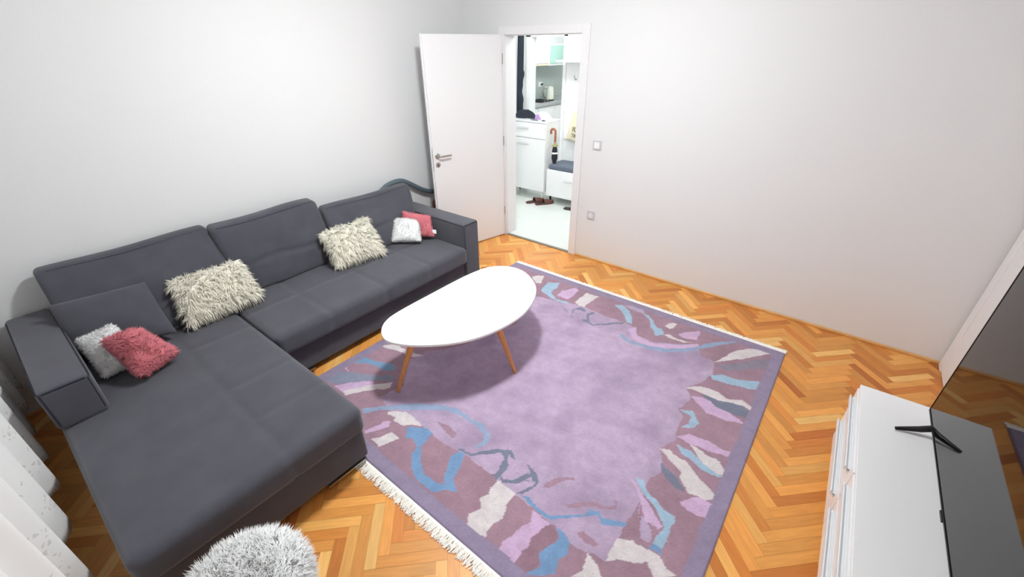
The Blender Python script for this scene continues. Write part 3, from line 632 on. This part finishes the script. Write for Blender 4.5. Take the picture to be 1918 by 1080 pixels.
# ---------------------------------------------------------------- curtain at the window side
def curtain():
    m = bpy.data.materials.new('sheer_lace'); m.use_nodes = True; nt = m.node_tree; b = nt.nodes['Principled BSDF']
    b.inputs['Base Color'].default_value = (*lin((248, 248, 248)), 1); b.inputs['Roughness'].default_value = .9
    tr = nt.nodes.new('ShaderNodeBsdfTranslucent'); tr.inputs[0].default_value = (.93, .93, .93, 1)
    tp = nt.nodes.new('ShaderNodeBsdfTransparent'); mx = nt.nodes.new('ShaderNodeMixShader'); mx.inputs[0].default_value = .15
    nt.links.new(b.outputs[0], mx.inputs[1]); nt.links.new(tr.outputs[0], mx.inputs[2])
    uv = nt.nodes.new('ShaderNodeUVMap'); sep = nt.nodes.new('ShaderNodeSeparateXYZ'); nt.links.new(uv.outputs[0], sep.inputs[0])
    vo = nt.nodes.new('ShaderNodeTexVoronoi'); vo.feature = 'DISTANCE_TO_EDGE'; vo.inputs['Scale'].default_value = 38; nt.links.new(uv.outputs[0], vo.inputs['Vector'])
    no = nt.nodes.new('ShaderNodeTexNoise'); no.inputs['Scale'].default_value = 9; nt.links.new(uv.outputs[0], no.inputs['Vector'])
    g1 = nt.nodes.new('ShaderNodeMath'); g1.operation = 'GREATER_THAN'; g1.inputs[1].default_value = .22; nt.links.new(vo.outputs['Distance'], g1.inputs[0])
    g2 = nt.nodes.new('ShaderNodeMath'); g2.operation = 'GREATER_THAN'; g2.inputs[1].default_value = .56; nt.links.new(no.outputs['Fac'], g2.inputs[0])
    lt = nt.nodes.new('ShaderNodeMath'); lt.operation = 'LESS_THAN'; lt.inputs[1].default_value = .38; nt.links.new(sep.outputs['Y'], lt.inputs[0])
    m1 = nt.nodes.new('ShaderNodeMath'); m1.operation = 'MULTIPLY'; m2 = nt.nodes.new('ShaderNodeMath'); m2.operation = 'MULTIPLY'
    nt.links.new(g1.outputs[0], m1.inputs[0]); nt.links.new(g2.outputs[0], m1.inputs[1]); nt.links.new(m1.outputs[0], m2.inputs[0]); nt.links.new(lt.outputs[0], m2.inputs[1])
    ma = nt.nodes.new('ShaderNodeMath'); ma.operation = 'MULTIPLY_ADD'; ma.inputs[1].default_value = .28; ma.inputs[2].default_value = .03; nt.links.new(m2.outputs[0], ma.inputs[0])
    mx2 = nt.nodes.new('ShaderNodeMixShader'); nt.links.new(ma.outputs[0], mx2.inputs[0]); nt.links.new(mx.outputs[0], mx2.inputs[1]); nt.links.new(tp.outputs[0], mx2.inputs[2])
    nt.links.new(mx2.outputs[0], nt.nodes['Material Output'].inputs[0])
    x0, x1 = -.44, 2.3; n = 420; k = 60; V = []; UV = []
    for i in range(n+1):
        x = x0+(x1-x0)*i/n
        ph = 2*math.pi*x/.27+.7*math.sin(3.1*x); 
        for j in range(k+1):
            t = j/k
            amp = .026+.014*(1-t)
            y = -3.925+amp*math.sin(ph)+.008*math.sin(2.3*ph+1)*(1-t)
            zb = .215+.012*abs(math.sin(ph/2*3))+.01*math.sin(ph+.9)
            V.append((x+.012*math.cos(ph), y, zb+(2.52-zb)*t)); UV.append((x*1.6, (2.3*t)))
    F = [(i*(k+1)+j, (i+1)*(k+1)+j, (i+1)*(k+1)+j+1, i*(k+1)+j+1) for i in range(n) for j in range(k)]
    me = bpy.data.meshes.new('lace_curtain'); me.from_pydata(V, [], F); me.materials.append(m)
    ul = me.uv_layers.new(name='UVMap')
    ul.data.foreach_set('uv', np.array([UV[v] for f in F for v in f], dtype=np.float32).ravel())
    me.polygons.foreach_set('use_smooth', [True]*len(F))
    o = bpy.data.objects.new('lace_curtain', me); COL.objects.link(o); o.modifiers.new('solid', 'SOLIDIFY').thickness = .0012
    return o
tag(curtain(), 'white sheer lace curtain with scalloped hem hanging at the lower left edge', 'curtain')
rr = thing('curtain_rail', 'white curtain rail on the window side ceiling carrying the lace curtain', 'curtain rail', (.9, -3.925, H))
MB().box(-.46, 2.5, -3.965, -3.885, 2.525, 2.55).build('track', GLOSS, rr, bevel=.003)
for x in (-.4, 1.0, 2.4): MB().box(x-.01, x+.01, -3.935, -3.915, 2.55, H).build('bracket', GLOSS, rr)

# ---------------------------------------------------------------- small things on the walls and behind the sofa
PLAS = mat('switch_plastic', (196, 196, 202), .35)
s_ = thing('light_switch', 'square white light switch on the wall right of the doorway', 'switch', (1.068, 0, 1.121))
MB().box(1.028, 1.108, -.009, 0, 1.081, 1.161).build('plate', PLAS, s_, bevel=.003)
MB().box(1.041, 1.095, -.014, -.009, 1.094, 1.148).build('rocker', GLOSS, s_, bevel=.002)
s_ = thing('wall_socket', 'square white power socket low on the wall right of the doorway', 'socket', (1.066, 0, .462))
MB().box(1.026, 1.106, -.009, 0, .422, .502).build('plate', PLAS, s_, bevel=.003)
MB().lathe([(.024, -.013), (.027, -.013), (.027, -.009), (.024, -.009)], (1.066, 0, .462), 28, axis='y').build('outlet_ring', HAN, s_, smooth=40)
RUBG = mat('grey_green_rubber', (88, 104, 112), .35, var=.05)
pts = [(-.44, -1.75, .60), (-.445, -1.5, .66), (-.45, -1.33, .715), (-.45, -1.22, .768), (-.45, -1.12, .785), (-.45, -1.03, .775), (-.45, -.93, .72), (-.45, -.83, .655), (-.45, -.73, .605), (-.45, -.62, .578), (-.45, -.50, .57), (-.45, -.40, .575)]
cp = []
for i in range(len(pts)-1):
    p0, p1, p2, p3 = [Vector(pts[max(0, min(len(pts)-1, i+q))]) for q in (-1, 0, 1, 2)]
    for j in range(6):
        t_ = j/6; cp.append(.5*((2*p1)+(-p0+p2)*t_+(2*p0-5*p1+4*p2-p3)*t_*t_+(-p0+3*p1-3*p2+p3)*t_**3))
tag(MB().tube(cp, .023, 16).build('bent_pipe', RUBG, smooth=60), 'wavy grey-green pipe rising behind the sofa beside the open door', 'pipe')
BRN = mat('brown_wood', (112, 66, 52), .5, var=.1)
w_ = thing('wooden_stand', 'small reddish brown wooden stand half hidden between far armrest and open door', 'stand', (-.36, -.72, 0))
MB().lathe([(.001, 0), (.06, 0), (.06, .02), (.016, .04), (.014, .40), (.02, .43), (.034, .45), (.036, .50), (.022, .525), (.001, .53)], (-.36, -.72, 0), 24).build('post', BRN, w_, smooth=40)
MB().tube([(-.36, -.72, .455), (-.385, -.79, .452), (-.40, -.835, .458)], [.012, .010, .008], 10).build('peg', BRN, w_, smooth=50)

# ---------------------------------------------------------------- hallway beyond the door
HX0, HX1, HY = -1.9, 1.6, 1.62
struct(MB().box(HX0, HX1, .03, 5.2, -.05, .003).box(-2.6, HX0, HY, 5.2, -.05, .003).build('floor_hall', TILE))
struct(MB().box(-2.6, HX1+.1, .15, 5.3, 2.5, 2.6).build('ceiling_hall', CEIL))
struct(MB().box(HX1, HX1+.1, .15, 5.2, 0, 2.5).build('wall_hall_right', WALLH))
struct(MB().box(HX0-.1, HX0, .15, HY, 0, 2.5).build('wall_hall_left', WALLH))
struct(MB().box(HX0-.1, XW-.12, .05, .15, 0, 2.5).build('wall_hall_front', WALLH))
# hall far wall with the opening into the kitchen
struct(MB().box(-1.03, -.86, HY, HY+.12, 0, 2.5).box(-.345, HX1, HY, HY+.12, 0, 2.5).box(-2.5, -1.03, HY, HY+.12, 0, 2.5).box(-.86, -.345, HY, HY+.12, 2.0, 2.5).build('wall_hall_far', WALLH))
struct(MB().box(-2.6, HX1, 5.2, 5.3, 0, 2.5).build('wall_kitchen_far', WALLH))
struct(MB().box(-2.6, -2.5, HY, 5.2, 0, 2.5).build('wall_kitchen_left', WALLH))
struct(MB().box(-.93, -.86, HY-.012, HY, 0, 2.07).box(-.345, -.30, HY-.012, HY, 0, 2.07).box(-.93, -.30, HY-.012, HY, 2.0, 2.07).build('trim_2', GLOSS))
BSPL = mat('backsplash_grey', (176, 186, 182), .4, var=.03)
struct(MB().box(-2.5, -2.49, 2.9, 5.1, .93, 1.6).build('trim_3', BSPL))
for nm, c, r, pw, cc in (('ceiling_lamp', 'unseen round fill lamp added to brighten the hallway behind the door', .12, HALL_FILL_POWER, (.1, .75, 2.37)), ('ceiling_lamp', 'unseen round fill lamp added to brighten the kitchen beyond the hallway', .12, KITCHEN_FILL_POWER, (-1.3, 3.4, 2.37))):  # two unseen fill lamps, added to keep hallway and kitchen bright
    t = thing(nm, c, 'lamp', (cc[0], cc[1], 2.5)); globe(r, cc).build('fill_globe', emit('glow', pw, r, (.97, 1, .99)), t, smooth=80)
    MB().lathe([(.001, 2.499), (.07, 2.499), (.07, 2.47), (.001, 2.47)], (cc[0], cc[1], 0), 24).build('lamp_base', GLOSS, t, smooth=40)

# cabinet with drawer and door on tapered legs
hc = thing('hall_cabinet', 'tall white hallway cabinet with one drawer above a door, seen through the doorway', 'cabinet', (-.65, 1.38, 0))
MB().box(-1.02, -.323, 1.235, 1.56, .14, 1.03).build('body', GLOSS, hc, bevel=.003)
MB().box(-1.035, -.318, 1.215, 1.565, 1.03, 1.048).build('top_panel', GLOSS, hc, bevel=.003)
for nm, z0, z1 in (('drawer', .835, 1.022), ('cabinet_door', .135, .825)):
    dd = MB().box(-1.02, -.325, 1.217, 1.234, z0, z1).build(nm, GLOSS, hc, bevel=.002)
    MB().box(-.76, -.58, 1.203, 1.217, z1-.062, z1-.056).box(-.76, -.58, 1.200, 1.205, z1-.074, z1-.050).build('handle', HAN, dd, bevel=.001)
for x in (-.97, -.37):
    for y in (1.26, 1.53): MB().tube([(x, y, .003), (x+(.03 if x < -.5 else -.03)*.3, y, .14)], [.010, .018], 12).build('leg', DARKM if x < -.5 else GLOSS, hc, smooth=50)
# bench
bn = thing('hall_bench', 'low white hallway bench drawer unit beside the tall cabinet', 'bench', (.1, 1.4, 0))
MB().box(-.285, .55, 1.237, 1.60, .10, .46).build('body', GLOSS, bn, bevel=.003)
dd = MB().box(-.283, .548, 1.22, 1.236, .105, .455).build('drawer', GLOSS, bn, bevel=.002)
MB().box(-.0, .28, 1.204, 1.22, .35, .356).box(0, .28, 1.202, 1.206, .34, .362).build('handle', HAN, dd)
for x in (-.24, .5): MB().tube([(x, 1.27, .003), (x, 1.27, .10)], [.010, .018], 12).build('leg', DARKM, bn, smooth=50)
soft(softbox((-.27, .545, 1.235, 1.58, .463, .525), .02, (0, 0, .006), 14), 'bench_pad', mat('pad_grey', (98, 106, 120), .9, bump=.2, scale=200), None)
tag(bpy.data.objects['bench_pad'], 'blue-grey seat pad lying on the low white hallway bench', 'cushion')
# coat panel with shelf and hooks
cp_ = thing('coat_rack', 'white wall coat panel with a top shelf above the hallway bench', 'coat rack', (.15, 1.6, 1.2))
MB().box(-.285, .55, 1.598, 1.618, .80, 2.02).build('panel', GLOSS, cp_, bevel=.002)
MB().box(-.30, .55, 1.36, 1.598, 1.725, 1.745).build('shelf', GLOSS, cp_, bevel=.002)
for x in (-.13, .1, .33): MB().tube([(x, 1.598, 1.53), (x, 1.565, 1.525), (x, 1.545, 1.545), (x, 1.54, 1.575)], .006, 10).build('hook', CHROME, cp_, smooth=50)
tag(softbox((-.10, .06, 1.40, 1.55, 1.7455, 1.86), .006, n=4).build('storage_box', mat('box_grey', (188, 192, 194), .7), smooth=40, merge=True), 'small grey box standing on the coat rack shelf', 'box')
# tote bag
CAN = mat('canvas', (226, 218, 190), .9, bump=.3, scale=250, var=.03)
tg = thing('tote_bag', 'cream canvas tote bag with black lettering hanging on the coat rack', 'bag', (.05, 1.55, .8))
def bagfn(p, u):
    p.y += .012*math.sin(p.x*30)*(1-u[2])*.5; return p
softbox({(0, 0, 0): (-.215, 1.535, .80), (1, 0, 0): (.13, 1.535, .78), (0, 1, 0): (-.215, 1.585, .80), (1, 1, 0): (.13, 1.585, .78),
         (0, 0, 1): (-.13, 1.56, 1.16), (1, 0, 1): (.11, 1.56, 1.17), (0, 1, 1): (-.13, 1.585, 1.16), (1, 1, 1): (.11, 1.585, 1.17)}, .02, (0, .012, 0), 20, bagfn).build('bag_body', CAN, tg, smooth=60, merge=True)
for dy in (0, .02): MB().tube([(-.08, 1.565+dy*.5, 1.15), (-.03, 1.56+dy*.5, 1.35), (.09, 1.56, 1.545), (.10, 1.56, 1.545), (.095, 1.562, 1.35), (.07, 1.565+dy*.5, 1.15)], .010, 8, flat=.3).build('strap', CAN, tg, smooth=50)
INK = mat('black_ink', (30, 30, 32), .7)
def lettering(txt, loc, size, parent, rot=(math.pi/2, 0, 0)):
    cu = bpy.data.curves.new('lettering', 'FONT'); cu.body = txt; cu.size = size; cu.extrude = .0006; cu.materials.append(INK)
    tmp = bpy.data.objects.new('lettering', cu); COL.objects.link(tmp); bpy.context.view_layer.update()
    me = bpy.data.meshes.new_from_object(tmp); bpy.data.objects.remove(tmp)
    o = bpy.data.objects.new('lettering', me); COL.objects.link(o); o.rotation_euler = rot
    o.location = loc; put(o, parent); return o
lettering('W', (-.03, 1.516, 1.0), .07, tg); lettering('IOY', (-.10, 1.508, .925), .085, tg, (math.pi/2, .12, 0)); lettering('TRAV', (-.11, 1.508, .855), .06, tg, (math.pi/2, .15, 0))
# umbrella
um = thing('umbrella', 'folded black umbrella with curved wooden handle leaning on the tall hallway cabinet', 'umbrella', (-.22, 1.30, .53))
ux = -.215
MB().tube([(ux, 1.29, .535), (ux, 1.295, .60), (ux-.004, 1.30, .70), (ux-.006, 1.305, .79)], [.020, .042, .036, .016], 14, flat=.8).build('canopy', mat('black_nylon', (26, 28, 34), .5, var=.3, scale=30), um, smooth=50)
MB().tube([(ux-.001, 1.298, .655), (ux-.002, 1.299, .675)], [.0405, .0395], 14, flat=.8).build('strap', CREAMB, um, smooth=50)
MB().tube([(ux-.005, 1.303, .75), (ux-.006, 1.304, .80)], [.044, .014], 12).build('ruffle', mat('ruffle_olive', (150, 146, 96), .8), um, smooth=50)
hk = [(ux-.006, 1.304, .79), (ux-.006, 1.304, .93)]+[(ux-.040+.034*math.cos(a), 1.304, .93+.034*math.sin(a)) for a in [k*math.pi/8 for k in range(1, 9)]]+[(ux-.074, 1.304, .90)]
MB().tube(hk, .0145, 12).build('handle', mat('cherry_wood', (150, 92, 66), .4), um, smooth=60)
# slippers and a shoe
SLP = mat('brown_leather', (98, 60, 52), .6, var=.1); SLD = mat('slipper_dark', (60, 38, 36), .8)
def slipper(name, label, x, y, rot, group=None, m=SLP):
    sp = thing(name, label, 'slipper' if m is SLP else 'shoe', (x, y, .003), group)
    R_ = Matrix.Translation((x, y, .003)) @ Matrix.Rotation(rot, 4, 'Z')
    o = [(-.13, -.03), (-.135, 0), (-.13, .03), (-.06, .036), (.02, .046), (.08, .046), (.125, .025), (.135, 0), (.125, -.025), (.08, -.046), (.02, -.046), (-.06, -.036)]
    MB().prism(catmull(o, 4), 0, .018, bev=.003).xf(R_).build('sole', m, sp, smooth=50)
    vs = []; nu, nv = 10, 14
    for i in range(nu+1):
        s = -.02+.15*i/nu; wd = .047*math.sqrt(max(.02, 1-((s-.03)/.108)**2)) if s > .03 else .047; hh = .060-.035*(i/nu)
        for j in range(nv+1):
            th = math.pi*j/nv; vs.append((s, wd*math.cos(th), .014+hh*math.sin(th)))
    u_ = MB().add(vs, [(i*(nv+1)+j, (i+1)*(nv+1)+j, (i+1)*(nv+1)+j+1, i*(nv+1)+j+1) for i in range(nu) for j in range(nv)]).xf(R_).build('upper', m, sp, smooth=70)
    u_.modifiers.new('solid', 'SOLIDIFY').thickness = .004
    MB().prism([(p[0]*.9, p[1]*.85) for p in catmull(o, 4)], .0185, .021).xf(R_).build('insole', SLD, sp)
slipper('slipper', 'brown slipper, the left one of the pair in front of the hallway cabinet', -.40, 1.14, 1.05, 'slippers')
slipper('slipper', 'brown slipper, the right one of the pair in front of the hallway bench', -.255, 1.155, 1.0, 'slippers')
slipper('shoe', 'black shoe half hidden by the doorway frame under the hallway bench', .20, 1.17, .2, None, mat('black_leather', (28, 30, 32), .5))
# things on the cabinet
DKC = mat('dark_cloth', (34, 40, 52), .9, bump=.4, scale=60)
def lump(name, c, r, m, parent=None, seed=1, n=20):
    rg = random.Random(seed); ph = [rg.uniform(0, 6) for _ in range(4)]; vs = []
    for i in range(n+1):
        th = math.pi*i/n/2*1.02
        for j in range(2*n):
            a = math.pi*j/n; k = 1+.18*math.sin(3*a+ph[0])+.10*math.sin(5*a+ph[1])+.06*math.sin(9*a+ph[2]+3*th)
            vs.append((c[0]+r[0]*k*math.sin(th)*math.cos(a), c[1]+r[1]*k*math.sin(th)*math.sin(a), c[2]+r[2]*math.cos(th)*(1+.25*math.sin(4*a+ph[3])*math.sin(th))))
    m2 = 2*n; fs = [(i*m2+j, i*m2+(j+1) % m2, (i+1)*m2+(j+1) % m2, (i+1)*m2+j) for i in range(n) for j in range(m2)]
    fs.append(tuple(reversed(range(n*m2, (n+1)*m2))))
    vs = [(x, y, max(z, c[2])) for x, y, z in vs]
    return MB().add(vs, fs).build(name, m, parent, smooth=60)
tag(lump('folded_scarf', (-.78, 1.40, 1.0485), (.17, .075, .10), DKC, seed=3), 'dark crumpled scarf lying on the hallway cabinet', 'scarf')
tag(lump('gift_bow', (-.50, 1.42, 1.0485), (.10, .06, .09), mat('bow_white', (226, 226, 246), .5), seed=8), 'white and pale violet bow lying on the hallway cabinet', 'bow')
ct = bpy.data.objects['gift_bow']; lump('knot', (-.53, 1.345, 1.05), (.04, .02, .065), mat('bow_violet', (176, 140, 190), .5), ct, seed=9)
tag(lump('keys', (-.53, 1.27, 1.0485), (.055, .022, .014), mat('keys_steel', (120, 126, 130), .4, metal=.7), seed=12), 'small bunch of grey keys at the front of the cabinet top', 'keys')
tag(lump('keys', (-.40, 1.285, 1.0485), (.028, .02, .014), mat('fob_dark', (60, 66, 84), .4), seed=13), 'dark key fob at the right front of the cabinet top', 'keys')
# dark hanging garment left, beside the cream post
tag(softbox({(0, 0, 0): (-1.02, 1.50, 1.06), (1, 0, 0): (-.955, 1.50, 1.06), (0, 1, 0): (-1.02, 1.58, 1.06), (1, 1, 0): (-.955, 1.58, 1.06),
             (0, 0, 1): (-.995, 1.50, 2.05), (1, 0, 1): (-.935, 1.50, 2.05), (0, 1, 1): (-.995, 1.58, 2.05), (1, 1, 1): (-.935, 1.58, 2.05)}, .02, (0, .01, 0), 30,
            lambda p, u: (p.x+(.012*math.sin(p.z*17)+.006*math.sin(p.z*41))*(u[0] > 0)*(p.z < 1.6), p.y, p.z)).build('hanging_scarf', DKC, smooth=60, merge=True),
    'long dark navy scarf hanging beside the kitchen opening above the hallway cabinet', 'scarf')
# kitchen things, all along the kitchen's left wall
kc = thing('kitchen_cabinet', 'white kitchen wall cabinet seen through the hallway, left of the glass one', 'cabinet', (-2.35, 3.7, 1.9))
MB().box(-2.499, -2.219, 3.42, 4.065, 1.60, 1.93).build('body', GLOSS, kc, bevel=.002)
MB().box(-2.218, -2.20, 3.425, 4.06, 1.605, 1.925).build('cabinet_door', GLOSS, kc, bevel=.002)
MB().box(-2.499, -2.21, 3.42, 4.065, 1.57, 1.599).build('light_strip', mat('cream_trim', (236, 222, 190), .5), kc)
kc = thing('kitchen_cabinet', 'kitchen wall cabinet with pale green glass front seen through the hallway', 'cabinet', (-2.35, 4.3, 1.9))
MB().box(-2.499, -2.219, 4.07, 4.60, 1.56, 1.93).build('body', GLOSS, kc, bevel=.002)
MB().box(-2.218, -2.20, 4.11, 4.56, 1.60, 1.90).build('glass_door', mat('mint_glass', (176, 216, 204), .15), kc)
tag(MB().box(-2.489, -1.97, 2.9, 5.1, .90, .935).build('countertop', mat('counter_grey', (168, 172, 174), .35, var=.04), bevel=.003), 'grey kitchen countertop seen through the hallway', 'countertop')
kb = thing('base_cabinet', 'white kitchen base cabinet under the grey countertop', 'cabinet', (-2.25, 4.0, 0))
MB().box(-2.49, -2.01, 2.9, 5.1, .003, .899).build('body', GLOSS, kb)
for k in range(4): MB().box(-2.009, -1.99, 2.91+.55*k, 3.44+.55*k, .1, .88).build('cabinet_door', GLOSS, kb, bevel=.002)
KX, KY = -2.26, 4.22
kt = thing('kettle', 'white and steel electric kettle on the kitchen counter', 'kettle', (KX, KY, .935))
MB().lathe([(.001, .9355), (.08, .9355), (.08, .96), (.001, .96)], (KX, KY, 0), 28).build('base', BLACKP, kt, smooth=40)
MB().lathe([(.001, .961), (.078, .961), (.068, 1.08), (.058, 1.18), (.001, 1.20)], (KX, KY, 0), 28).build('body', mat('kettle_cream', (226, 228, 216), .3), kt, smooth=40)
MB().tube([(KX-.05, KY-.04, 1.17), (KX-.09, KY-.08, 1.18), (KX-.11, KY-.10, 1.10), (KX-.09, KY-.08, 1.0), (KX-.06, KY-.05, .985)], .016, 10).build('handle', CHROME, kt, smooth=50)
hb = thing('hob', 'black portable hob on the kitchen counter left of the kettle', 'hob', (-2.33, 3.95, .935))
MB().box(-2.44, -2.16, 3.78, 4.10, .936, .968).build('body', BLACKP, hb, bevel=.004)
MB().lathe([(.001, .968), (.07, .968), (.07, .978), (.001, .978)], (-2.32, 3.94, 0), 24).build('plate', DARKM, hb, smooth=40)
for k in range(2): MB().lathe([(.001, 0), (.014, 0), (.014, .012), (.001, .012)], (-2.16, 3.88+.1*k, .952), 14, axis='x').build('knob', CHROME, hb, smooth=40)
dr = thing('dish_rack', 'white wire dish rack right of the kettle on the counter', 'rack', (-2.2, 4.5, .935)); m = MB()
for z in (.945, 1.02, 1.10): m.tube([(-2.34, 4.38, z), (-2.04, 4.38, z), (-2.04, 4.66, z), (-2.34, 4.66, z), (-2.34, 4.38, z)], .005, 6)
for k in range(9):
    for y in (4.38, 4.66): m.tube([(-2.34+.0375*k, y, .9355), (-2.34+.0375*k, y, 1.10)], .004, 6)
m.build('wire_frame', mat('rack_wire', (190, 192, 192), .4), dr, smooth=50)
so = thing('wall_socket', 'white kitchen socket on the grey backsplash above the counter', 'socket', (-2.49, 4.2, 1.22))
MB().box(-2.4895, -2.48, 4.13, 4.25, 1.175, 1.265).build('plate', GLOSS, so, bevel=.002)
MB().lathe([(.001, 0), (.019, 0), (.019, .03), (.001, .03)], (-2.48, 4.22, 1.22), 12, axis='x').build('plug', BLACKP, so, smooth=40)
